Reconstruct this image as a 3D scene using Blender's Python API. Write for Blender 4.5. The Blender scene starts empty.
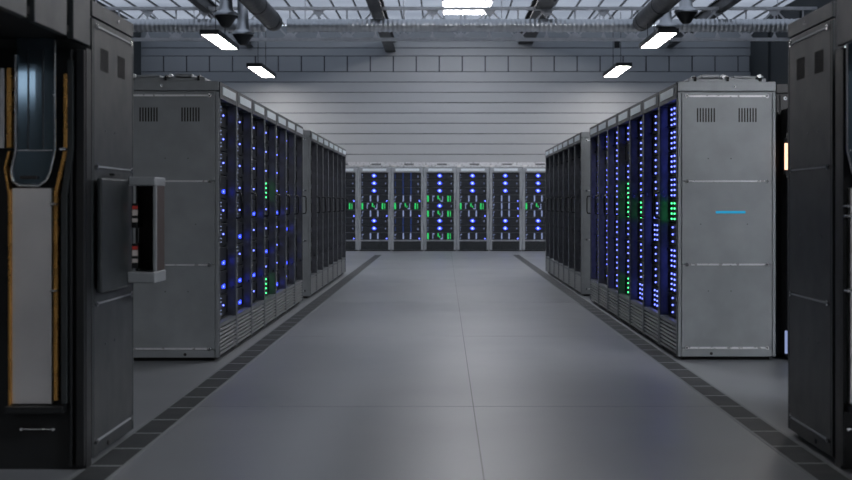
import bpy, math, random
from mathutils import Vector
random.seed(7)
S = bpy.context.scene
COL = S.collection
PI = math.pi
F = 1290.0; VX = 444.0; VY = 204.0; EYE = 1.24      # focal length in px, vanishing point, eye height

def at(px, py, Y):
    return Vector(((px-VX)/F*Y, Y, EYE+(VY-py)/F*Y))

# ------------------------------------------------------------------ materials
def mat(name, col, rough=.5, metal=0., noise=0., scale=8., bump=0., spec=.5, coat=0., emis=None, est=0., stretch=None):
    m = bpy.data.materials.new(name); m.use_nodes = True
    nt = m.node_tree; b = nt.nodes['Principled BSDF']
    b.inputs['Base Color'].default_value = (*col, 1)
    b.inputs['Roughness'].default_value = rough
    b.inputs['Metallic'].default_value = metal
    b.inputs['Specular IOR Level'].default_value = spec
    b.inputs['Coat Weight'].default_value = coat
    if emis:
        b.inputs['Emission Color'].default_value = (*emis, 1)
        b.inputs['Emission Strength'].default_value = est
    if noise or bump:
        tc = nt.nodes.new('ShaderNodeTexCoord'); n = nt.nodes.new('ShaderNodeTexNoise')
        mp = nt.nodes.new('ShaderNodeMapping')
        if stretch: mp.inputs['Scale'].default_value = stretch
        n.inputs['Scale'].default_value = scale; n.inputs['Detail'].default_value = 5
        nt.links.new(tc.outputs['Object'], mp.inputs['Vector'])
        nt.links.new(mp.outputs['Vector'], n.inputs['Vector'])
        if noise:
            r = nt.nodes.new('ShaderNodeMapRange')
            r.inputs['From Min'].default_value = .3; r.inputs['From Max'].default_value = .7
            r.inputs['To Min'].default_value = 1-noise; r.inputs['To Max'].default_value = 1+noise
            mx = nt.nodes.new('ShaderNodeVectorMath'); mx.operation = 'SCALE'
            mx.inputs[0].default_value = col
            nt.links.new(n.outputs['Fac'], r.inputs['Value'])
            nt.links.new(r.outputs['Result'], mx.inputs['Scale'])
            nt.links.new(mx.outputs['Vector'], b.inputs['Base Color'])
            r2 = nt.nodes.new('ShaderNodeMapRange')
            r2.inputs['To Min'].default_value = max(0, rough-.12); r2.inputs['To Max'].default_value = min(1, rough+.12)
            nt.links.new(n.outputs['Fac'], r2.inputs['Value'])
            nt.links.new(r2.outputs['Result'], b.inputs['Roughness'])
        if bump:
            bp = nt.nodes.new('ShaderNodeBump'); bp.inputs['Strength'].default_value = bump; bp.inputs['Distance'].default_value = .02
            nt.links.new(n.outputs['Fac'], bp.inputs['Height']); nt.links.new(bp.outputs['Normal'], b.inputs['Normal'])
    return m

def emit(name, col, st):
    m = bpy.data.materials.new(name); m.use_nodes = True
    nt = m.node_tree; nt.nodes.clear()
    e = nt.nodes.new('ShaderNodeEmission'); o = nt.nodes.new('ShaderNodeOutputMaterial')
    e.inputs['Color'].default_value = (*col, 1); e.inputs['Strength'].default_value = st
    nt.links.new(e.outputs[0], o.inputs[0])
    return m

M = {}
M['panel']   = mat('painted_steel', (.265, .29, .31), .42, .25, .10, 5, .02)
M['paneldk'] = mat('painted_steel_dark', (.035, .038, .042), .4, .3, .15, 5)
M['headm']   = mat('rack_header', (.055, .065, .075), .4, .3, .12, 7)
M['railm']   = mat('pale_rail', (.72, .74, .78), .3, .5, .05, 20)
M['frame']   = mat('rack_frame_steel', (.125, .14, .155), .38, .35, .12, 7)
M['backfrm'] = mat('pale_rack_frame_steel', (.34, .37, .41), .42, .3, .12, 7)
M['inner']   = mat('rack_interior', (.17, .18, .21), .32, .85, .2, 12, spec=.6)
M['server']  = mat('server_front', (.016, .020, .028), .45, .2, .3, 30)
M['grille']  = mat('grille_slat', (.30, .315, .33), .4, .4, .1, 9)
M['gap']     = mat('grille_gap', (.012, .013, .015), .7)
M['label']   = mat('label_plate', (.72, .80, .86), .45, .0, .05, 20)
M['seam']    = mat('seam_dark', (.02, .02, .022), .7)
M['chrome']  = mat('screw_steel', (.75, .77, .8), .22, 1.0, .05, 30)
M['pipe']    = mat('galvanised_duct', (.64, .66, .69), .36, .85, .05, 6)
M['truss']   = mat('truss_steel', (.78, .78, .80), .5, .1, .1, 8)
M['black']   = mat('black_steel', (.012, .014, .016), .45, .2, .2, 8)
M['blackrub']= mat('black_matte', (.01, .01, .011), .7, 0, .2, 12)
M['gold']    = mat('amber_trim', (.62, .34, .10), .28, .85, .1, 14)
M['glassy']  = mat('dark_glass', (.20, .28, .34), .085, .9, 0, 3, coat=.3)
M['white']   = mat('pale_metal', (.90, .90, .92), .34, .95, .05, 4)
M['siding']  = mat('wall_siding', (.42, .445, .475), .55, .1, .05, 1.2, stretch=(.3, 1, 1))
M['wall']    = mat('side_wall_paint', (.11, .12, .13), .8, 0, .1, 1.5)
M['sidewall']= mat('side_wall_shade_tone', (.04, .048, .054), .8, 0, .1, 1.5)  # shade beyond the reach of the lamps, put into a darker wall colour
M['wallgap'] = mat('siding_groove', (.10, .105, .12), .8)
M['tile']    = mat('floor_vent_tile', (.020, .024, .027), .6, .0, .2, 6, spec=.2)
M['grout']   = mat('floor_grout', (.15, .165, .175), .5, 0, .1, 5)
M['red']     = mat('red_label', (.55, .05, .04), .5, 0, .05, 20)
M['paper']   = mat('white_label', (.65, .62, .6), .5, 0, .05, 20)
M['brown']   = mat('breaker_lining', (.05, .035, .03), .5, 0, .2, 9)
M['joint']   = mat('floor_joint', (.075, .08, .088), .7)
M['led_b']   = emit('led_blue', (.12, .16, 1.0), 5.5)
M['led_c']   = emit('led_white_blue', (.55, .66, 1.0), 1.5)
M['halo_b']   = emit('led_halo_deep_blue', (.03, .06, 1.0), 3)  # glow around the lamps, drawn as emissive rects
M['led_w']   = emit('led_pale', (.45, .56, .95), .55)
M['led_g']   = emit('led_green', (.05, .85, .22), .75)
M['led_G']   = emit('led_bright_green', (.06, 1.0, .25), 4.5)
M['led_d']   = emit('led_dim_blue', (.06, .12, .42), .35)
M['cyan']    = emit('cyan_bar', (.03, .36, .62), .8)
M['tube']    = emit('amber_white_highlight', (1.0, .55, .35), 2.2)  # glow that imitates a chrome highlight
M['lamp']    = emit('pendant_diffuser', (1.0, .94, .90), 30)
M['fillR']   = emit('fill_lamp_bright', (.98, .97, 1.0), 190)  # for the added fill lamp at front right
M['fillL']   = emit('fill_lamp_soft', (.94, .97, 1.0), 8)  # for the added fill lamp at front left
M['lampC']   = emit('ceiling_diffuser', (.98, .97, 1.0), 22)

# floor: sealed concrete with soft cloudy tone
def floor_mat():
    m = mat('sealed_concrete', (.150, .163, .180), .37, 0, .06, .55, 0, spec=.7)
    return m
M['floor'] = floor_mat()

# roof: translucent panels under the open sky
def roof_mat():
    m = bpy.data.materials.new('translucent_roof_panel'); m.use_nodes = True
    nt = m.node_tree; nt.nodes.clear()
    o = nt.nodes.new('ShaderNodeOutputMaterial'); mx = nt.nodes.new('ShaderNodeMixShader')
    t = nt.nodes.new('ShaderNodeBsdfTranslucent'); d = nt.nodes.new('ShaderNodeBsdfDiffuse')
    tc = nt.nodes.new('ShaderNodeTexCoord'); n = nt.nodes.new('ShaderNodeTexNoise'); n.inputs['Scale'].default_value = .6
    cr = nt.nodes.new('ShaderNodeValToRGB')
    cr.color_ramp.elements[0].position = .3; cr.color_ramp.elements[0].color = (.20, .21, .23, 1)
    cr.color_ramp.elements[1].position = .7; cr.color_ramp.elements[1].color = (.29, .30, .32, 1)
    nt.links.new(tc.outputs['Object'], n.inputs['Vector']); nt.links.new(n.outputs['Fac'], cr.inputs['Fac'])
    nt.links.new(cr.outputs['Color'], t.inputs['Color'])
    d.inputs['Color'].default_value = (.5, .5, .52, 1)
    mx.inputs[0].default_value = .25
    nt.links.new(t.outputs[0], mx.inputs[1]); nt.links.new(d.outputs[0], mx.inputs[2]); nt.links.new(mx.outputs[0], o.inputs[0])
    return m
M['roof'] = roof_mat()

# ------------------------------------------------------------------ mesh builder
class MB:
    def __init__(s): s.v = []; s.f = []; s.mi = []; s.sm = []; s.mats = []
    def _m(s, m):
        if m not in s.mats: s.mats.append(m)
        return s.mats.index(m)
    def raw(s, vs, fs, m, smooth=False):
        k = len(s.v); s.v += [tuple(v) for v in vs]; i = s._m(m)
        for f in fs:
            s.f.append(tuple(k+a for a in f)); s.mi.append(i); s.sm.append(smooth)
    def box(s, x0, x1, y0, y1, z0, z1, m):
        if x0 > x1: x0, x1 = x1, x0
        if y0 > y1: y0, y1 = y1, y0
        if z0 > z1: z0, z1 = z1, z0
        v = [(x0,y0,z0),(x1,y0,z0),(x1,y1,z0),(x0,y1,z0),(x0,y0,z1),(x1,y0,z1),(x1,y1,z1),(x0,y1,z1)]
        s.raw(v, [(0,3,2,1),(4,5,6,7),(0,1,5,4),(1,2,6,5),(2,3,7,6),(3,0,4,7)], m)
    def tube(s, pts, r, m, n=10, caps=True):
        """a round bar through pts; r is a number or one radius per point"""
        pts = [Vector(p) for p in pts]; k = len(pts)
        rs = r if isinstance(r, (list, tuple)) else [r]*k
        vs = []; fs = []; up = None
        for i, p in enumerate(pts):
            d = (pts[min(i+1, k-1)]-pts[max(i-1, 0)]).normalized()
            if up is None: up = Vector((0,0,1)) if abs(d.z) < .9 else Vector((0,1,0))
            a = d.cross(up).normalized(); b = a.cross(d).normalized(); up = b
            for j in range(n):
                t = 2*PI*j/n
                vs.append(p+a*math.cos(t)*rs[i]+b*math.sin(t)*rs[i])
        for i in range(k-1):
            for j in range(n):
                q = (j+1) % n
                fs.append((i*n+j, i*n+q, (i+1)*n+q, (i+1)*n+j))
        s.raw(vs, fs, m, True)
        if caps:
            s.raw(vs[:n], [tuple(range(n))[::-1]], m); s.raw(vs[-n:], [tuple(range(n))], m)
    def bar(s, a, b, w, h, m):
        """square bar from a to b"""
        a = Vector(a); b = Vector(b); d = (b-a).normalized()
        up = Vector((0,1,0)) if abs(d.y) < .9 else Vector((0,0,1))
        u = d.cross(up).normalized()*w/2; t = u.cross(d).normalized()*h/2
        vs = [a-u-t, a+u-t, a+u+t, a-u+t, b-u-t, b+u-t, b+u+t, b-u+t]
        s.raw(vs, [(0,3,2,1),(4,5,6,7),(0,1,5,4),(1,2,6,5),(2,3,7,6),(3,0,4,7)], m)
    def prism(s, pts, y0, y1, m, axis='y'):
        """polygon pts (x,z) extruded from y0 to y1"""
        n = len(pts)
        if axis == 'y': vs = [(x, y0, z) for x, z in pts]+[(x, y1, z) for x, z in pts]
        else: vs = [(y0, x, z) for x, z in pts]+[(y1, x, z) for x, z in pts]
        fs = [tuple(range(n)), tuple(range(2*n-1, n-1, -1))]
        fs += [(i, (i+1) % n, n+(i+1) % n, n+i)[::-1] for i in range(n)]
        s.raw(vs, fs, m)
    def mesh(s, name):
        me = bpy.data.meshes.new(name); me.from_pydata(s.v, [], s.f)
        for m in s.mats: me.materials.append(M[m])
        me.polygons.foreach_set('material_index', s.mi); me.polygons.foreach_set('use_smooth', s.sm)
        me.update()
        import bmesh
        b = bmesh.new(); b.from_mesh(me); bmesh.ops.recalc_face_normals(b, faces=b.faces); b.to_mesh(me); b.free()
        return me
    def build(s, name, parent=None, bevel=0, label=None):
        o = bpy.data.objects.new(name, s.mesh(name)); COL.objects.link(o)
        if parent: o.parent = parent
        if label: o['label'] = label
        if bevel:
            md = o.modifiers.new('edge', 'BEVEL'); md.width = bevel; md.segments = 2; md.limit_method = 'ANGLE'
            md.harden_normals = False
        return o

def empty(name, loc=(0,0,0), rz=0, label=None, cat=None, group=None):
    o = bpy.data.objects.new(name, None); COL.objects.link(o)
    o.location = loc; o.rotation_euler = (0, 0, rz); o.empty_display_size = .1
    return tag(o, label, cat, group)
def tag(o, label=None, cat=None, group=None, kind=None):
    if label: o['label'] = label
    if cat: o['category'] = cat
    if group: o['group'] = group
    if kind: o['kind'] = kind
    return o
def copy_tree(o, parent=None):
    c = o.copy(); COL.objects.link(c)
    if parent: c.parent = parent
    for ch in list(KIDS.get(o.name, [])):
        k = copy_tree(ch, c); KIDS.setdefault(c.name, []).append(k)
    return c
KIDS = {}
def part(mb, name, parent, bevel=0, label=None):
    o = mb.build(name, parent, bevel, label); KIDS.setdefault(parent.name, []).append(o); return o
def linked(me, name, parent, loc=(0,0,0)):
    o = bpy.data.objects.new(name, me); COL.objects.link(o); o.parent = parent; o.location = loc
    KIDS.setdefault(parent.name, []).append(o); return o

# ------------------------------------------------------------------ the setting
WALLY = 36.2; XL = -8.5; XR = 8.6; YB = -7.0; CEIL = 6.24
def struct(mb, name, label=None, bevel=0):
    o = mb.build(name, None, bevel); o['kind'] = 'structure'
    if label: o['label'] = label
    return o
b = MB(); b.box(XL-.2, XR+.2, YB-.2, WALLY+.2, -.2, 0, 'floor'); fl = struct(b, 'floor', 'sealed grey concrete floor')
# thin joints cut in the concrete (proud by half a millimetre)
b = MB()
b.box(.178, .182, YB, WALLY-.6, 0, .0006, 'joint')
for k in range(-1, 9):
    b.box(-1.50, 1.66, 3.7+k*4.2, 3.702+k*4.2, 0, .0006, 'joint')
struct(b, 'trim_1', 'thin dark joints in the concrete floor')
# dark tile strips along both rack rows
for nm, x0, x1, off in (('trim_2', -1.672, -1.524, 6.10), ('trim_3', 1.680, 1.822, 6.16)):
    b = MB(); b.box(x0-.018, x1+.018, YB+.5, 31.5, 0, .002, 'grout')
    k = -28
    while off+k*.435 < 31:
        y = off+k*.435
        if y > YB+.6: b.box(x0, x1, y+.016, y+.419, .002, .0026, 'tile')
        k += 1
    struct(b, nm, 'dark tile strip let into the floor along the racks')

# far wall: horizontal boards, a band of upright joints
b = MB(); b.box(XL-.2, XR+.2, WALLY+.03, WALLY+.2, 0, CEIL, 'wallgap')
SW = F/WALLY
zline = lambda py: EYE+(VY-py)/SW
z = zline(72)
while z > 0:
    z0 = max(0, z-.29+.02); b.box(XL, XR, WALLY, WALLY+.03, z0, z, 'siding'); z -= .29
z5, z4, z3, z2 = zline(72)+.02, zline(56), zline(48), zline(39.5)
x = XL
while x < XR:
    x1 = min(x+.645, XR); b.box(x, x1-.035, WALLY, WALLY+.03, z5, z4-.01, 'siding'); x += .645
b.box(XL, XR, WALLY, WALLY+.03, z4+.01, z3-.01, 'siding')
b.box(XL, XR, WALLY, WALLY+.03, z3+.012, z2, 'siding')
b.box(XL, XR, WALLY, WALLY+.03, z2+.02, CEIL, 'siding')
struct(b, 'wall_back', 'grey horizontally boarded end wall')
for nm, x0, x1 in (('wall_left', XL-.2, XL), ('wall_right', XR, XR+.2)):
    b = MB(); b.box(x0, x1, YB-.2, WALLY+.2, 0, CEIL, 'sidewall')
    s_ = 1 if nm == 'wall_left' else -1
    xi = x1 if nm == 'wall_left' else x0
    for y in range(-5, 36, 3): b.box(xi, xi+s_*.06, y, y+.12, 0, CEIL-.3, 'sidewall')
    struct(b, nm)
# wall behind the camera with added high openings for highlights on the capsule glass
WZ0, WZ1 = 2.80, 3.30
b = MB()
b.box(XL, XR, YB-.2, YB, 0, WZ0, 'wall'); b.box(XL, XR, YB-.2, YB, WZ1, CEIL, 'wall')
b.box(XL, -8.3, YB-.2, YB, WZ0, WZ1, 'wall'); b.box(-5.92, 5.6, YB-.2, YB, WZ0, WZ1, 'wall'); b.box(8.3, XR, YB-.2, YB, WZ0, WZ1, 'wall')
struct(b, 'wall_front')
for nm, x0, x1 in (('added_window_1', -8.3, -5.92), ('added_window_2', 5.6, 8.3)):  # openings added to put highlights on glass and fill the end panels
    b = MB()
    for x in (x0+.03, x1-.03): b.box(x-.03, x+.03, YB-.12, YB-.04, WZ0, WZ1, 'black')
    b.box(x0, x1, YB-.12, YB-.04, WZ0, WZ0+.05, 'black'); b.box(x0, x1, YB-.12, YB-.04, WZ1-.05, WZ1, 'black')
    struct(b, nm, 'added high opening with black frame, lighting the glass from behind the camera')

# ceiling: opaque over the front of the hall, translucent panels towards the far wall
SKY0 = 17.0
b = MB(); b.box(XL-.2, XR+.2, YB-.2, SKY0, CEIL, CEIL+.15, 'wall'); struct(b, 'ceiling')
b = MB(); b.raw([(XL-.2, SKY0, CEIL+.05), (XR+.2, SKY0, CEIL+.05), (XR+.2, WALLY+.2, CEIL+.05), (XL-.2, WALLY+.2, CEIL+.05)], [(0,1,2,3)], 'roof')
struct(b, 'ceiling_skylight', 'pale translucent roof panels').name = 'ceiling.001'
b = MB()
x = XL+.1
while x < XR:
    b.box(x-.016, x+.016, SKY0, WALLY, CEIL, CEIL+.04, 'black'); x += .56
for y in (SKY0+.1, 33.0): b.box(XL, XR, y-.025, y+.025, CEIL+.01, CEIL+.04, 'truss')
struct(b, 'trim_4', 'dark purlins under the translucent roof')

# ------------------------------------------------------------------ racks
H = 2.21; W = .864; D = .775
BZ0, BZ1 = .29, 2.075        # opening
REC = .075
UH = (BZ1-BZ0)/9
def body_mesh(w, d, mt='panel', inner='inner', post='frame', pw=.028):
    b = MB(); g = .004
    b.box(g, .03, .02, d, 0.03, H-.1, mt); b.box(w-.03, w-g, .02, d, .03, H-.1, mt)
    b.box(g, w-g, d-.02, d, .03, H-.1, mt)
    b.box(g, w-g, 0.02, d, H-.115, H, mt)
    b.box(g, w-g, 0.03, d, .03, .06, mt)
    b.box(.03, w-.03, .04, d-.04, 0, .03, 'gap')
    b.box(.03, .032, .012, d-.03, BZ0, BZ1, inner); b.box(w-.032, w-.03, .012, d-.03, BZ0, BZ1, inner)
    b.box(.03, w-.03, REC+.03, REC+.05, BZ0, BZ1, inner)
    return b
def post_mesh(w, mt, pw):
    b = MB()
    for x0, x1 in ((.004, pw), (w-pw, w-.004)):
        b.box(x0, x1, -.004, .012, .03, H-.12, mt)
    b.box(pw, w-pw, .0, .05, BZ0-.03, BZ0, mt)
    return b
def grille_mesh(w, m='grille'):
    b = MB(); b.box(.035, w-.035, .03, .04, .035, BZ0-.03, 'gap')
    n = 7; hh = (BZ0-.03-.04)/n
    for k in range(n):
        z = .042+k*hh
        b.box(.035, w-.035, .0, .03, z, z+hh*.56, m)
    b.box(.03, .04, -.002, .05, .035, BZ0-.03, 'frame'); b.box(w-.04, w-.03, -.002, .05, .035, BZ0-.03, 'frame')
    return b
def header_mesh(w, mt):
    b = MB(); b.box(.008, w-.008, -.008, .022, BZ1, H-.006, mt)
    return b
def plate_mesh(w):
    b = MB(); b.box(.12, w-.12, -.014, -.008, BZ1+.035, H-.035, 'label'); return b
def handle_mesh(x):
    b = MB()
    b.tube([(x,-.004,1.12),(x,-.04,1.125),(x,-.046,1.15),(x,-.046,1.31),(x,-.04,1.335),(x,-.004,1.34)], .008, 'black', 8)
    return b
unit_mesh_cache = {}
def unit_mesh(w):
    if w in unit_mesh_cache: return unit_mesh_cache[w]
    b = MB(); h = UH
    b.box(.034, w-.034, 0, .05, .006, h-.006, 'server')
    b.box(.038, .062, -.008, 0, .03, h-.03, 'black'); b.box(w-.062, w-.038, -.008, 0, .03, h-.03, 'black')
    b.box(.034, w-.034, -.003, 0, h-.010, h-.006, 'frame')
    unit_mesh_cache[w] = b.mesh('server_unit'); return unit_mesh_cache[w]
def lights_mesh(kind, w=W, mir=False):
    """kind: A B C D as on the back row; E.. dot columns for the aisle rows"""
    b = MB(); h = UH
    X = lambda u: (w-w*u) if mir else w*u
    def rect(u0, u1, v0, v1, m): b.box(X(u0), X(u1), -.007, -.001, h*v0, h*v1, m)
    def dot(u, v, m, r=.008): 
        x = X(u); b.box(x-r, x+r, -.008, -.001, h*v-r, h*v+r, m)
    if kind in 'AB':
        rect(.115, .13, .25, .38, 'led_w'); rect(.115, .13, .55, .75, 'led_w'); 
    if kind == 'A':
        rect(.455, .515, .44, .68, 'led_c'); rect(.42, .455, .46, .66, 'halo_b'); rect(.515, .55, .42, .62, 'halo_b')  # deep blue rects imitate the halo around the lit centre
        rect(.455, .515, .34, .44, 'halo_b'); rect(.455, .515, .68, .78, 'halo_b')
        rect(.83, .845, .42, .62, 'led_w'); rect(.36, .40, .52, .58, 'led_d'); rect(.56, .62, .50, .56, 'led_d')
    if kind == 'B':
        rect(.135, .16, .70, .80, 'led_w'); rect(.10, .118, .15, .25, 'led_w')
        for u in (.375, .60): rect(u-.018, u+.018, .12, .92, 'led_w')
        rect(.855, .88, .12, .26, 'led_b'); rect(.83, .845, .35, .42, 'led_d')
    if kind == 'C':
        rect(.10, .15, .10, .92, 'led_g'); rect(.265, .285, .15, .88, 'led_w'); rect(.285, .33, .76, .88, 'led_w')
        rect(.42, .455, .45, .90, 'led_g'); rect(.475, .50, .30, .55, 'led_g'); rect(.56, .58, .10, .85, 'led_w'); rect(.51, .56, .10, .24, 'led_w')
        rect(.72, .76, .10, .90, 'led_g'); rect(.80, .82, .10, .88, 'led_g')
    if kind == 'D':
        rect(.12, .14, .15, .8, 'led_d'); rect(.355, .375, 0.03, .97, 'led_d'); rect(.595, .615, 0.03, .97, 'led_d'); rect(.82, .835, .3, .6, 'led_w')
        rect(.37, .385, .1, .9, 'led_d'); rect(.61, .625, .1, .9, 'led_d')
    if kind == 'I':               # sparse: one lamp and a few faint ticks
        for v in (.2, .35, .7, .85): rect(.58, .60, v-.02, v+.02, 'led_w')
    if kind == 'J':
        rect(.66, .69, .24, .38, 'halo_b'); rect(.74, .80, .22, .40, 'halo_b')  # deep blue rects imitate the glow beside the lamp
    if kind == 'O':               # nearly dark
        rect(.70, .712, .45, .52, 'led_d')
    return b
lm_cache = {}
def lights(kind, mir):
    if (kind, mir) not in lm_cache: lm_cache[(kind, mir)] = lights_mesh(kind, W, mir).mesh('indicator_lights')
    return lm_cache[(kind, mir)]
BODY = {}
def shared(key, fn, name):
    if key not in BODY: BODY[key] = fn().mesh(name)
    return BODY[key]

def end_panel(parent, x, sgn, d, mt='panel', bar=False, hide_vent=False):
    """a panelled side at local x, facing sgn along x: plates, rails with screws and two slotted vents"""
    t = .012
    def q(b, y0, y1, z0, z1, m, th=t, base=0): b.box(x+sgn*base, x+sgn*(base+th), y0, y1, z0, z1, m)
    b = MB()
    g = .006
    q(b, .0, d, 2.135, H, mt)                                   # cap
    for z0, z1 in ((1.425, 2.125), (.765, 1.415), (.10, .755)):
        q(b, .03, d-.03, z0, z1, mt)
    q(b, 0, .026, .03, 2.125, mt); q(b, d-.026, d, .03, 2.125, mt)
    q(b, .03, d-.03, .03, .09, mt)
    p = part(b, 'side_panel', parent, .003)
    for z in (2.095, 1.418 if False else .76, .10, 1.42):
        bb = MB(); 
        q(bb, .075, d-.075, z-(.004 if mt == 'nearp' else .007), z+(.004 if mt == 'nearp' else .007), {'paneldk': 'headm', 'nearp': 'backfrm'}.get(mt, 'railm'), .006, t)
        o = part(bb, 'rail', p)
        for y in (.07, d-.07):
            s2 = MB(); s2.tube([(x+sgn*t, y, z), (x+sgn*(t+.008), y, z)], .015, 'chrome', 12)
            s2.tube([(x+sgn*(t+.008), y, z), (x+sgn*(t+.0095), y, z)], .006, 'seam', 8)
            part(s2, 'screw', p)
    for y0 in (.15, .48):
        bb = MB()
        for k in range(7):
            y = (y0+k*.022)
            q(bb, y, y+.011, 1.89, 2.0, 'seam', .0015, t)
        part(bb, 'vent', p)
    sc = MB()
    sc.tube([(x+sgn*t, d*.58, 2.172), (x+sgn*(t+.006), d*.58, 2.172)], .008, 'chrome', 10)
    for (y, z) in ((.24, 1.6), (.42, 1.6), (.24, .55), (.42, .55), (.18, 1.08), (.55, 1.08)):
        sc.tube([(x+sgn*t, y, z), (x+sgn*(t+.003), y, z)], .006, 'frame', 8)
    sc.tube([(x+sgn*t, d*.34, .055), (x+sgn*(t+.006), d*.34, .055)], .012, 'seam', 10)
    part(sc, 'fastener', p)
    if bar:
        bb = MB(); q(bb, bar[0], bar[1], 1.165, 1.185, 'cyan', .004, t); part(bb, 'light_bar', p, label='glowing cyan light bar')
    return p

def dot_mesh(m):
    b = MB(); b.tube([(0, .0, 0), (0, -.009, 0)], .0070, m, 8); return b
DOTS = {'E': [(u, v, 'led_b') for u in (.62, .78) for v in (.16, .38, .60, .82)],
        'G': [(u, v, 'led_G') for u in (.62, .78) for v in (.16, .38, .60, .82)],
        'F': [(.72, v, 'led_b') for v in (.2, .5, .8)], 'K': [(.72, v, 'led_G') for v in (.14, .38, .62, .86)],
        'I': [(.72, .52, 'led_b')], 'J': [(.715, .31, 'led_b')]}
def rack(loc, rz, pattern, mir, label, group, kind='row', d=D):
    t = empty('server_rack', loc, rz, label, 'server rack', group)
    if kind == 'row': fm, pm, pw = 'frame', 'panel', .034
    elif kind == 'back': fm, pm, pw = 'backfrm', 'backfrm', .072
    else: fm, pm, pw = 'black', 'paneldk', .05
    linked(shared(('body', pm, d), lambda: body_mesh(W, d, pm), 'cabinet_body'), 'cabinet_body', t)
    linked(shared(('post', fm), lambda: post_mesh(W, fm, pw), 'front_frame'), 'front_frame', t)
    hd = linked(shared(('head', fm), lambda: header_mesh(W, 'headm' if kind == 'row' else fm), 'header_panel'), 'header_panel', t)
    linked(shared('plate', lambda: plate_mesh(W), 'label_plate'), 'label_plate', hd)
    linked(shared(('grille', kind), lambda: grille_mesh(W, 'grille' if kind == 'row' else 'headm'), 'base_grille'), 'base_grille', t)
    if kind == 'back':
        b_ = MB()
    linked(shared(('handle', mir), lambda: handle_mesh(.03 if mir else W-.03), 'handle'), 'handle', t)
    um = unit_mesh(W)
    for i, k in enumerate(pattern):
        z = BZ1-(i+1)*UH
        rec = REC if kind != 'back' else .03
        u = linked(um, 'server_unit', t, (0, rec, z))
        if k in 'ABCDIJO': linked(lights(k, mir), 'indicator_lights', u)
        for (du, dv, dm) in DOTS.get(k, ()):
            linked(shared(('dot', dm), lambda: dot_mesh(dm), 'status_light'), 'status_light', u, ((W-W*du) if mir else W*du, 0, UH*dv))
    return t

ORD = ['first', 'second', 'third', 'fourth', 'fifth', 'sixth', 'seventh']
XLF, XRF = -1.775, 1.855
# left row: fronts face +X.  local +x must run along world... rz=+90deg: local x -> +Y, local -y -> +X
patsL = ['IIIJIIJJI'.replace('J','J'), 'IIIIIJIJJ', 'IIIIJIIJI', 'IIIKIIJIK', 'IIIIJIIIJ', 'IIOIIJOJI', 'OIOIIOIIO']
YL = 10.17
lw = .863
for i in range(7):
    lab = ('server rack whose plain grey end panel stands right behind the breaker box' if i == 0
           else '%s rack from the near end of the long row standing left of the aisle' % ORD[i])
    r = rack((XLF, YL+i*lw, 0), PI/2, patsL[i], False, lab, 'racks in the near block beside the breaker box side of the aisle')
    if i == 0: end_panel(r, 0, -1, D)
    if i == 6: end_panel(r, W, 1, D)
YL2 = 16.95
for i in range(7):
    lab = '%s rack of the farther unlit block left of the aisle, counted from its near end' % ORD[i]
    r = rack((XLF+.02, YL2+i*lw, 0), PI/2, 'OOOOOOOOO', False, lab, 'racks in the farther block left of the aisle')
    if i == 0: end_panel(r, 0, -1, D)
    if i == 6: end_panel(r, W, 1, D)
# right row: fronts face -X. rz=-90deg: local x -> -Y, local -y -> -X ; origin at the far end of each rack
patsR = ['EEEEGFEEF', 'FFFFEEFFE', 'FFFFKFFFE', 'FOFKKFFFK', 'FFFFFFFFF', 'FIFFFFFFI', 'IFFFFFFFF']
YR = 10.24
rw = .875
for i in range(7):
    lab = ('server rack whose pale end panel carries a cyan light bar' if i == 0
           else '%s rack with blue lamps in the row behind the cyan light bar panel' % ORD[i])
    r = rack((XRF, YR+i*rw+W, 0), -PI/2, patsR[i], True, lab, 'racks in the near block right of the aisle')
    if i == 0: end_panel(r, W, 1, D, bar=(.30, .535) )
    if i == 6: end_panel(r, 0, -1, D)
YR2 = 17.35
for i in range(7):
    lab = '%s rack of the farther unlit block right of the aisle, counted from its near end' % ORD[i]
    r = rack((XRF-.01, YR2+i*lw+W, 0), -PI/2, 'OOOOOOOOO', True, lab, 'racks in the farther block right of the aisle')
    if i == 0: end_panel(r, W, 1, D)
    if i == 6: end_panel(r, 0, -1, D)
# back row facing the camera
patsB = ['AAABCBAAB', 'AAABCBAAB', 'DDDBCBDDB', 'AAACACAAC', 'AAABCBAAB', 'AAABBBAAB', 'AAABCBAAB']
blab = ['back row rack half hidden behind the end of the unlit block on the left',
        'second rack of the back row, seven blue lamps over and under one green row',
        'rack in the back row with dim blue lines in place of blue lamps',
        'rack at the middle of the back row with three green lamp rows',
        'rack in the back row just right of the one with three green rows',
        'rack in the back row with no green lamps at all',
        'rightmost rack of the back row, partly hidden by the right block']
blab[1] = 'rack in the back row just left of the one with dim blue lines'
YBK = 34.0
pitch = 32.83/F*YBK
x0b = (325.3-VX)/F*YBK
for i in range(7):
    rack((x0b+i*pitch, YBK, 0), 0, patsB[i], False, blab[i], 'racks in the back row', 'back')
# cable tray along the top of the back row
t = empty('cable_tray', (0, YBK+.05, H), 0, 'pale perforated cable tray running along the tops of the back row racks', 'cable tray')
b = MB(); xa, xb = x0b, x0b+7*pitch
b.box(xa, xb, 0, .014, .02, .13, 'railm'); b.box(xa, xb, .30, .314, .02, .13, 'railm'); b.box(xa, xb, 0, .31, .012, .02, 'railm')
part(b, 'tray', t)
for i in range(7):
    x = x0b+i*pitch
    b = MB(); b.box(x+.02, x+.10, .02, .25, 0, .012, 'truss'); b.box(x+.35, x+.60, -.012, 0, .06, .10, 'frame'); part(b, 'bracket', t)
    b = MB(); b.box(x+.02, x+.12, -.02, .0, .0, .055, 'white'); part(b, 'clip', t)
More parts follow.
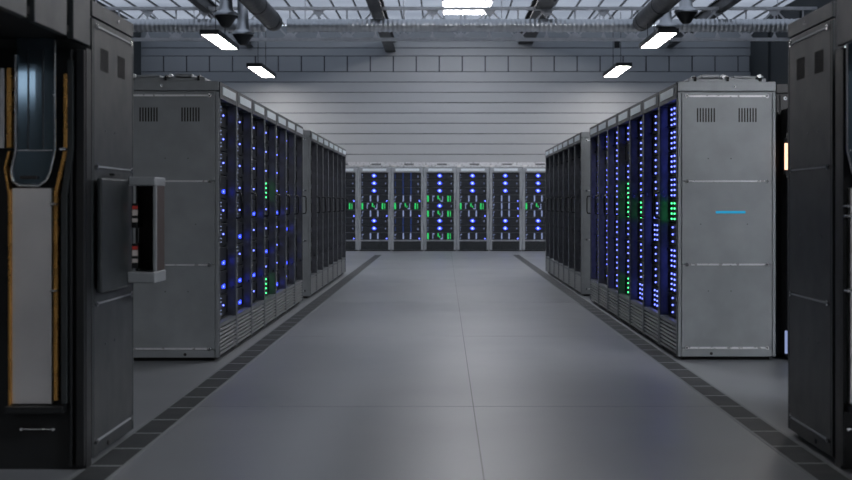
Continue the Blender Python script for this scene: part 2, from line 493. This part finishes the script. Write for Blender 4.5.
# dark racks back to back behind the right row
for i in range(3):
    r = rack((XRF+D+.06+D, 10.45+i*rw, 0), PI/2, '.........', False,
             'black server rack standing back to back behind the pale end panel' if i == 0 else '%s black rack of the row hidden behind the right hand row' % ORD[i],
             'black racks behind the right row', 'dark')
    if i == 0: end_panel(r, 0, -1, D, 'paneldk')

# cable boxes on the tops of the two near end racks
def top_gear(x0, y0, sx, label):
    t = empty('cable_duct', (x0, y0, H), 0, label, 'cable duct')
    b = MB(); b.box(0, .62*sx, 0.02, .30, .0, .035, 'panel'); part(b, 'cover', t, .006)
    b = MB(); b.box(.10*sx, .24*sx, -.0, .22, .035, .062, 'panel'); part(b, 'junction_box', t, .006)
    b = MB(); b.box(.36*sx, .60*sx, .02, .25, .035, .055, 'panel'); part(b, 'junction_box', t, .006)
    for k in range(3):
        xx = (.05+k*.26)*sx; b = MB(); b.tube([(xx, .005, .01), (xx, .0, .036), (xx, .05, .05), (xx, .2, .045)], .010, 'black', 8); part(b, 'cable', t)
    for gx in (.27, .56):
        b = MB(); b.tube([(gx*sx,.04,.047),(gx*sx,-.015,.047)], .015, 'railm', 12); part(b, 'cable_gland', t)
top_gear(XRF+.10, YR+.05, 1, 'flat grey cable duct on top of the rack with the cyan light bar')
top_gear(XLF-.12, YL+.05, -1, 'flat grey cable duct on top of the end rack behind the breaker box')

# ------------------------------------------------------------------ near cabinets, end panels towards the aisle
def near_cabinet(xf, sgn, y0, y1, label):
    """body from xf outwards, panelled side facing the aisle (-sgn)"""
    d = y1-y0
    t = empty('equipment_cabinet', (xf+sgn*.012, y0, 0), 0, label, 'cabinet')
    b = MB()
    b.box(0, sgn*.9, 0, d, .03, H, 'paneldk'); b.box(sgn*.03, sgn*.87, .03, d-.03, 0, .03, 'gap')
    part(b, 'cabinet_body', t, .004)
    end_panel(t, 0, -sgn, d, 'nearp')
    return t
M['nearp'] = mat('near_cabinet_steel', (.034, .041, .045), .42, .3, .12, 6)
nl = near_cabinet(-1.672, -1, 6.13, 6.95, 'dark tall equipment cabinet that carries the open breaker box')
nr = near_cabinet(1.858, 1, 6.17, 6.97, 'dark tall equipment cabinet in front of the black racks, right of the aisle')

# breaker box on the left cabinet, open towards the camera
t = empty('breaker_box', (-1.672+.012+.006, 6.68, .835), 0, 'open grey breaker box with red and white labels fixed to the dark cabinet', 'breaker box')
b = MB(); b.box(0, .026, -.54, -.02, -.02, .53, 'nearp'); part(b, 'mounting_plate', t, .008)
b = MB(); b.box(.026, .165, -.03, .22, .50, .545, 'panel'); part(b, 'top_panel', t, .006)
b = MB(); b.box(.026, .168, -.05, .22, -.002, .055, 'panel'); part(b, 'bottom_shelf', t, .006)
b = MB(); b.box(.145, .16, .0, .20, .055, .50, 'brown'); b.box(.026, .16, .20, .215, .055, .50, 'brown'); part(b, 'lining', t)
b = MB(); b.box(.153, .166, -.02, .01, .055, .50, 'panel'); part(b, 'edge_strip', t)
for z in (.10, .31):
    bb = MB(); bb.box(.028, .060, .03, .14, z-.03, z+.10, 'black'); br = part(bb, 'breaker', t, .004)
    bb = MB(); bb.box(.034, .062, .024, .03, z+.035, z+.065, 'paper'); bb.box(.034, .062, .022, .03, z+.068, z+.085, 'red'); bb.box(.034, .062, .022, .03, z, z+.02, 'paper'); part(bb, 'label', br)
b = MB(); b.tube([(.045,.08,.055),(.05,.06,.15),(.045,.08,.30),(.05,.07,.5)], .008, 'black', 8); part(b, 'cable', t)
b = MB(); b.box(.004, .10, -.30, -.22, .545, .556, 'black') if False else b.box(.0, .024, -.30, -.18, .545, .556, 'black'); part(b, 'latch', t)

# ------------------------------------------------------------------ overhead canopy towards the camera
def canopy(xf, sgn, label, y0=4.45, y1=6.10):
    t = empty('overhead_canopy', (xf, y0, 1.985), 0, label, 'canopy')
    L = y1-y0
    b = MB(); b.box(sgn*.02, sgn*1.3, 0, L-.02, .03, .06, 'blackrub'); part(b, 'soffit', t)
    cuts = [L, L-.38, L-.93, L-1.40, 0]
    for i in range(len(cuts)-1):
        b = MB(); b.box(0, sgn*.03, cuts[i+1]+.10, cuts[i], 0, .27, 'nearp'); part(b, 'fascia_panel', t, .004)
    b = MB(); b.box(sgn*.035, sgn*.06, 0, L-.02, .06, .26, 'blackrub'); part(b, 'backing', t)
    b = MB(); b.box(sgn*1.2, sgn*1.28, .02, .10, -1.985, .03, 'black'); b.box(sgn*.1, sgn*.18, .02, .10, -1.985, .03, 'black'); part(b, 'post', t)
    return t
canopy(-1.672, -1, 'dark overhead canopy with slotted fascia joining the breaker box cabinet')
canopy(1.858, 1, 'dark overhead canopy joining the cabinet on the right of the aisle')

# ------------------------------------------------------------------ capsule doors facing the camera
def pod(x_off, mirror, label):
    """profile read in a flat elevation: u across (px/215), z up, front face towards -Y"""
    t = empty('capsule_door', (0, 0, 0), 0, label, 'door unit')
    YF = 6.0; s = 215.0
    def P(px, py):
        x = (px-VX)/s+x_off
        if mirror: x = -x
        return (x, EYE+(VY-py)/s)
    def depth(py): return YF-(0 if py < 150 else min(1, (py-150)/42)*.002)
    def ribbon(pts, wd, m, name, proud=.02, label=None):
        """flat strip following pts with width wd (px) standing proud of the face"""
        b = MB(); vs = []
        for (px, py) in pts:
            yy = depth(py)-proud
            for dx in (-wd/2, wd/2):
                x, z = P(px+dx, py); vs.append((x, yy, z)); vs.append((x, YF+.03, z))
        n = len(pts); fs = []
        for i in range(n-1):
            a = i*4; c = a+4
            fs += [(a, a+2, c+2, c), (a+1, c+1, c+3, a+3), (a, c, c+1, a+1), (a+2, a+3, c+3, c+2)]
        fs += [(0, 1, 3, 2), ((n-1)*4, (n-1)*4+2, (n-1)*4+3, (n-1)*4+1)]
        b.raw(vs, fs, m)
        return part(b, name, t, .003, label)
    # dark surround
    b = MB()
    xs = sorted([P(-60, 0)[0], P(59 if mirror else 84.5, 0)[0]])
    b.box(xs[0], xs[1], YF+.03, YF+.115, 0.0, 1.97, 'black'); part(b, 'surround', t)
    b = MB()
    for (a, c) in (((57.5, 59),) if mirror else ((69, 72), (76, 84))):
        xx = sorted([P(a, 0)[0], P(c, 0)[0]]); b.box(xx[0], xx[1], YF-.0, YF+.03, .02, 1.96, 'black')
    part(b, 'jamb', t, .004)
    # glass capsule, front face swells gently
    b = MB()
    def outline(px0, px1, r):
        pass
    L_ = [(17,38),(17,150),(13,172),(15,181),(20,184.5)]
    R_ = [(55,38),(55,150),(50,172),(46,180),(39,184.5)]
    vs = []; N = 7; fs = []
    for (l, r) in zip(L_, R_):
        for k in range(N):
            f = k/(N-1); px = l[0]+(r[0]-l[0])*f; py = l[1]+(r[1]-l[1])*f
            x, z = P(px, py); vs.append((x, depth(py)-.0015*math.sin(PI*f)-.008, z))
    for i in range(len(L_)-1):
        for k in range(N-1): fs.append((i*N+k, i*N+k+1, (i+1)*N+k+1, (i+1)*N+k))
    k0 = len(vs)
    vs += [(v[0], YF+.03, v[2]) for v in vs]
    for i in range(len(L_)-1):
        for k in range(N-1): fs.append((k0+i*N+k, k0+(i+1)*N+k, k0+(i+1)*N+k+1, k0+i*N+k+1))
        fs.append((i*N, (i+1)*N, k0+(i+1)*N, k0+i*N)); fs.append((i*N+N-1, k0+i*N+N-1, k0+(i+1)*N+N-1, (i+1)*N+N-1))
    for k in range(N-1):
        fs.append((k, k0+k, k0+k+1, k+1)); q = (len(L_)-1)*N; fs.append((q+k, q+k+1, k0+q+k+1, k0+q+k))
    b.raw(vs, fs, 'glassy', False)
    gl = part(b, 'window_pane', t, label='dark blue glass with a rounded lower end')
    for px in (29, 44):
        bb = MB(); xx = sorted([P(px-.5, 0)[0], P(px+.5, 0)[0]]); bb.box(xx[0], xx[1], YF-.0175, YF-.006, P(0,149)[1], P(0,50)[1], 'headm'); part(bb, 'seam', gl)
    bb = MB(); a = P(23, 179); c = P(39, 176); bb.box(a[0], c[0], YF-.045, YF-.03, a[1], c[1], 'seam'); part(bb, 'slot', gl)
    bb = MB(); a = P(18, 151); c = P(54, 150); bb.box(a[0], c[0], YF-.021, YF-.004, a[1], c[1], 'chrome'); part(bb, 'glazing_bar', t)
    # chrome rim
    rim = [(56,40),(56,150),(51,172),(47.5,180),(40,185.5),(20,185.5),(14,181)]
    b = MB(); b.tube([(P(px,py)[0], depth(py)-.016, P(px,py)[1]) for px, py in rim], .0065, 'chrome', 8); part(b, 'rim', t)
    b = MB(); b.tube([(P(px,py)[0], depth(py)-.016, P(px,py)[1]) for px, py in [(16.5,55),(16.5,150),(12,172),(14,181)]], .0075, 'chrome', 8); part(b, 'rim', t)
    # gold trims
    if not mirror:
        ribbon([(66.2,74),(66.2,148)], 3.6, 'gold', 'amber_trim', .02)
        ribbon([(66.0,151),(56.5,193),(56.5,400)], 3.6, 'gold', 'amber_trim', .02)
    ribbon([(10.2,68),(10.2,148)], 5.2, 'gold', 'amber_trim', .02)
    ribbon([(10.2,151),(6,168),(10.5,195),(10.8,405)], 2.6, 'gold', 'amber_trim', .02)
    if not mirror: ribbon([(70.5,60),(70.5,150),(64.5,196),(64.5,404)], 6, 'nearp', 'side_rail', .01)
    ribbon([(2.5,68),(2.5,148)], 5, 'white', 'side_rail', .01)
    for (px, py) in (((66, 149.5), (56.5, 204), (56.5, 290)) if not mirror else ((58, 206), (57, 216), (56.5, 290))):
        b = MB(); a = P(px-3, py+1); c = P(px+3, py-1); b.box(a[0], c[0], YF-.056, YF-.02, a[1], c[1], 'chrome'); part(b, 'clasp', t)
    # pale lower panel
    ribbon([(32,188),(32,404)], 40, 'white', 'lower_panel', .002)
    b = MB(); a = P(8, 412); c = P(56 if mirror else 66, 405); b.box(a[0], c[0], YF-.05, YF+.03, a[1], c[1], 'black'); part(b, 'sill', t, .004)
    b = MB(); a = P(18, 430.5); c = P(54, 429.5); b.box(a[0], c[0], YF+.02, YF+.03, a[1], c[1], 'chrome')
    for px in (20, 52):
        x, z = P(px, 430); b.tube([(x, YF+.03, z), (x, YF+.016, z)], .007, 'chrome', 10)
    part(b, 'kick_rail', t)
    return t
pod(0, False, 'capsule shaped door unit with dark blue glass, amber trims and pale lower panel')
pod(-2*0 + (-.0), True, 'capsule shaped door unit seen as a sliver at the right edge of the picture') if False else None
pod(-.065, True, 'capsule shaped door unit of which only a bright chrome sliver shows, right of the aisle')

# made-up slim pillar; its glowing tubes imitate chrome highlights behind the right cabinet
t = empty('highlight_pillar', (2.712, 10.2, 0), 0, 'slim black pillar with glowing tubes that imitate chrome highlights, half hidden behind a dark cabinet', 'highlight pillar')
b = MB(); b.box(0, .22, 0, .18, .03, 2.0, 'black'); b.box(.02, .20, .02, .16, 0, .03, 'gap'); part(b, 'pillar_body', t, .01)
b = MB(); b.tube([(-.012, -.02, 1.51), (-.012, -.02, 1.72)], .013, 'tube', 10); part(b, 'highlight_tube', t)
b = MB(); b.tube([(-.012, -.02, .06), (-.012, -.02, .24)], .011, 'led_w', 10); part(b, 'highlight_tube', t, label='pale blue glowing tube imitating a highlight')
b = MB(); b.tube([(-.012, -.02, 1.47), (-.012, -.02, 1.51)], .02, 'black', 10); b.tube([(-.012, -.02, 1.72), (-.012, -.02, 1.76)], .02, 'black', 10); b.box(-.01, .01, -.02, .0, 1.45, 1.8, 'black'); part(b, 'tube_holder', t)

# ------------------------------------------------------------------ overhead structure
TY = 29.7; TS = F/TY
def truss(y, label):
    s = F/TY
    zt = EYE+(VY-8.5)/s; zb = EYE+(VY-39.5)/s; zb2 = zb
    x0, x1 = XL+.02, XR-.02
    t = empty('roof_truss', (0, y, 0), 0, label, 'roof truss')
    b = MB(); b.box(x0, x1, -.05, -.01, zt-.035, zt+.035, 'truss'); b.box(x0, x1, .01, .05, zt-.035, zt+.035, 'truss'); part(b, 'top_chord', t)
    b = MB(); b.box(x0, x1, -.05, -.01, zb-.035, zb+.035, 'truss'); b.box(x0, x1, .01, .05, zb-.035, zb+.035, 'truss'); part(b, 'bottom_chord', t)
    px0 = (147.5-VX)/s; st = 28.5/s
    k = int((x0-px0)/st)-1
    def wbar(a, c_, w_):
        q_ = MB(); q_.bar(a, c_, w_, .02, 'truss'); part(q_, 'web_bar', t)
    def gus(x, z, sg, a, c_, hgt):
        q_ = MB(); q_.prism([(x-a, z), (x+a, z), (x+c_, z+sg*hgt), (x-c_, z+sg*hgt)], -.008, .008, 'truss'); part(q_, 'gusset_plate', t)
    while px0+k*st < x1-.1:
        x = px0+k*st
        if x > x0+.1:
            wbar((x, 0, zb), (x, 0, zt), .035)
            if k % 2 == 0:
                for dx in (-st, st):
                    if x0 < x+dx < x1: wbar((x, 0, zt), (x+dx, 0, zb), .04)
                gus(x, zt-.02, -1, .16, .05, .15); gus(x, zb+.02, 1, .07, .02, .11)
            else:
                gus(x, zb+.02, 1, .18, .06, .13)
        k += 1
truss(TY, 'pale steel lattice truss spanning the hall behind the round duct')

# spiral duct across the hall
DY = 28.9; dz = EYE+(VY-25.5)*DY/F; DR = 6.7*DY/F
def duct(x0, x1, label):
    t = empty('spiral_duct', (0, DY, dz), 0, label, 'air duct')
    pts = []; rs = []; x = x0; k = 0
    while x < x1:
        pts.append((x, 0, 0)); rs.append(DR*(.97+.05*math.cos(k*PI/2))); x += .026; k += 1
    for xx in [x0+.4+j*2.2 for j in range(int((x1-x0-.4)/2.2)+1)]:
        b = MB(); b.tube([(xx, 0, DR*.9), (xx, 0, CEIL+.03-dz)], .008, 'truss', 6); part(b, 'hanger_rod', t)
    b = MB(); b.tube(pts, rs, 'pipe', 20); part(b, 'ribbed_pipe', t)
    k = 0
    for xx in [x0+.03+j*3.0 for j in range(int((x1-x0)/3.0)+1)]:
        b = MB(); b.tube([(xx, 0, 0), (xx+.07, 0, 0)], DR*1.06, 'pipe', 20); part(b, 'joint_band', t)
    return t
xe1 = (282-VX)/F*DY; xe2 = (646-VX)/F*DY
duct(XL+.3, xe1-.35, 'bright ribbed metal duct crossing over the breaker box side of the hall')
duct(xe1+.12, xe2-.12, 'long ribbed metal duct spanning the middle of the hall under the roof')
duct(xe2+.35, XR-.3, 'bright ribbed metal duct between the dark trunk duct and the wall on the right')
# dark trunk ducts running towards the camera
for (xc, r, lab) in ((-3.75, .20, 'dark round trunk duct overhead, ending against the bright duct on the left'), (4.35, .20, 'dark round trunk duct overhead, ending against the bright duct on the right')):
    t = empty('trunk_duct', (xc, 0, dz), 0, lab, 'air duct')
    b = MB(); b.tube([(0, y, 0) for y in [8+.68*j for j in range(31)]], r, 'black', 16); part(b, 'pipe', t)
    for y in (10, 16, 22, 27):
        b = MB(); b.tube([(0, y, r*.9), (0, y, (CEIL+.03 if y > 17 else CEIL)-dz)], .012, 'black', 6); part(b, 'hanger_rod', t)
    for j in range(10):
        b = MB(); b.tube([(0, 9+j*2.1, 0), (0, 9.08+j*2.1, 0)], r*1.05, 'black', 16); part(b, 'joint_band', t)
    sg = 1 if xc < 0 else -1
# round diffusers hanging from pipes
def diffuser(px, py, h, lab):
    Y = h*F/(VY-py); x = (px-VX)/F*Y
    t = empty('air_diffuser', (x, Y, EYE+h), 0, lab, 'air diffuser')
    b = MB(); b.tube([(0,0,.06),(0,0,.14),(0,0,.34),(0,0,CEIL-EYE-h+.04)], [.19, .13, .12, .12], 'pipe', 20, False); part(b, 'drop_pipe', t)
    b = MB(); b.tube([(0,0,.0),(0,0,.035),(0,0,.08)], [.235,.24,.19], 'pipe', 24); part(b, 'flange', t)
    b = MB(); b.tube([(0,0,-.22),(0,0,-.19),(0,0,0)], [.06,.10,.22], 'black', 20); part(b, 'cone', t)
    for k in range(3):
        a = 2*PI*k/3; b = MB(); b.tube([(.21*math.cos(a),.21*math.sin(a),.0),(.21*math.cos(a),.21*math.sin(a),-.03)], .02, 'black', 8); part(b, 'bolt', t)
diffuser(243, 35, 3.62, 'round metal air diffuser beside the dark trunk duct on the left, lower in view')
diffuser(226, 16, 3.62, 'round metal air diffuser at the upper edge of the view over the left racks')
diffuser(666, 28, 3.85, 'round metal air diffuser just above the bright lamp on the right')
diffuser(686, 13, 3.85, 'round metal air diffuser at the upper edge of the view over the right racks')
# dark beams under the roof
for (x, pyw, w, lab) in ((2.28, 44, .40, 'broad dark roof beam right of the middle ceiling lamp'),
                         (-1.50, 52, .28, 'broad dark roof beam left of the middle ceiling lamp'),
                         (6.35, 47, .18, 'narrow dark roof beam over the right racks'),
                         (-5.45, 47, .18, 'narrow dark roof beam over the left racks')):
    zb = EYE+(VY-pyw)*WALLY/F
    b = MB()
    b.box(x-w/2, x+w/2, 18, WALLY-.01, zb, zb+.03, 'black'); b.box(x-w/2, x+w/2, 18, WALLY-.01, zb+.27, zb+.30, 'black'); b.box(x-.03, x+.03, 18, WALLY-.01, zb+.03, zb+.27, 'black')
    tag(b.build('roof_beam'), lab, 'beam', 'dark beams under the roof')
# small junction boxes on the wall under the beams
# pendant lamps
LH = 3.45
def pendant(x0, x1, y0, y1, m, lab, box=False, top=None):
    t = empty('pendant_lamp', ((x0+x1)/2, (y0+y1)/2, EYE+LH), 0, lab, 'lamp', 'pendant lamps')
    hx = (x1-x0)/2; hy = (y1-y0)/2
    b = MB(); b.box(-hx-.03, hx+.03, -hy-.03, hy+.03, .03, .09, 'black')
    b.box(-hx-.03, -hx, -hy-.03, hy+.03, -.01, .03, 'black'); b.box(hx, hx+.03, -hy-.03, hy+.03, -.01, .03, 'black')
    b.box(-hx, hx, -hy-.03, -hy, -.01, .03, 'black'); b.box(-hx, hx, hy, hy+.03, -.01, .03, 'black')
    part(b, 'housing', t)
    b = MB(); b.box(-hx, hx, -hy, hy, 0, .03, m); part(b, 'diffuser', t)
    for sx in ((-.22, -.08) if top else (-.1, .1)):
        b = MB(); b.tube([(sx, 0, .09), (sx, 0, (top or CEIL)-EYE-LH)], .008, 'black', 6); part(b, 'cable', t)
    if box:
        b = MB(); b.box(-.07+.0, .07, -.05, .05, .62, .86, 'black'); part(b, 'driver_box', t)
pendant(-4.93, -4.60, 26.2, 28.75, 'lamp', 'glowing pendant lamp on the left, the nearer and larger of that side')
pendant(-4.93, -4.60, 32.4, 35.1, 'lamp', 'small glowing pendant lamp on the left, close to the far boarded wall')
pendant(4.34, 4.70, 26.0, 28.5, 'lamp', 'glowing pendant lamp on the right, under the round diffuser', top=dz-.18)
pendant(4.34, 4.68, 32.3, 35.0, 'lamp', 'small glowing pendant lamp on the right with a black box on its cable', True)
pendant(-4.93, -4.60, 18.8, 21.35, 'lamp', 'pendant lamp high over the middle of the row behind the breaker box')
pendant(4.34, 4.70, 18.8, 21.35, 'lamp', 'pendant lamp high over the far end of the row with the cyan light bar', top=dz-.18)
pendant(4.34, 4.70, 13.0, 15.55, 'lamp', 'pendant lamp high over the middle of the row with the cyan light bar', top=dz-.18)
pendant(4.34, 4.70, 2.4, 4.95, 'fillR', 'bright fill lamp added high in front of the cabinet on the right, above view')  # unseen lamp added as frontal fill for the rack end panels
pendant(-4.93, -4.60, 2.4, 4.95, 'fillL', 'soft fill lamp added high over the capsule door unit, above the view')  # weaker unseen lamp added as fill from the left
pendant(4.34, 4.70, -4.5, -1.95, 'lamp', 'fill lamp added behind the camera, on the side of the cyan light bar')  # added to light the wall that the capsule glass reflects
pendant(-4.93, -4.60, -4.5, -1.95, 'lamp', 'fill lamp added behind the camera, on the side of the breaker box')  # added likewise to light the rear wall for reflections
# ceiling lamps down the middle
def ceiling_lamp(xc, y0, y1, lab, m='lampC'):
    t = empty('ceiling_lamp', (xc, (y0+y1)/2, CEIL-.06), 0, lab, 'lamp')
    hy = (y1-y0)/2
    b = MB(); b.box(-.62, .62, -hy-.05, hy+.05, -.04, .0, 'truss'); part(b, 'housing', t)
    b = MB(); b.box(-.57, .57, -hy, hy, -.06, -.04, m); part(b, 'diffuser', t)
ceiling_lamp(.57, 31.2, 33.2, 'wide bright ceiling lamp at the top middle above the truss')
ceiling_lamp(.57, 22, 24, 'wide ceiling lamp over the far half of the aisle, above the view')
ceiling_lamp(.57, 12, 14, 'wide ceiling lamp over the near half of the aisle, above the view')

# ------------------------------------------------------------------ world, camera
w = bpy.data.worlds.new('World'); S.world = w; w.use_nodes = True
bg = w.node_tree.nodes['Background']; bg.inputs['Color'].default_value = (.80, .88, 1.0, 1); bg.inputs['Strength'].default_value = 2.2
cam = bpy.data.cameras.new('camera'); co = bpy.data.objects.new('camera', cam); COL.objects.link(co); S.camera = co
co.location = (0, 0, EYE); co.rotation_euler = (PI/2, 0, 0)
cam.sensor_width = 36; cam.lens = F/852*36
cam.shift_x = -(VX-426)/852; cam.shift_y = -(240-VY)/852
cam.clip_start = .05; cam.clip_end = 200
cam.dof.use_dof = True; cam.dof.focus_distance = 12; cam.dof.aperture_fstop = 3.2
vs_ = S.view_settings
S.display_settings.display_device = 'sRGB'
vs_.view_transform = 'Standard'; vs_.look = 'None'; vs_.gamma = 1; vs_.exposure = 0; vs_.use_curve_mapping = False
cy = S.cycles
cy.max_bounces = 8; cy.diffuse_bounces = 4; cy.glossy_bounces = 4; cy.sample_clamp_indirect = 4; cy.caustics_reflective = False; cy.caustics_refractive = False
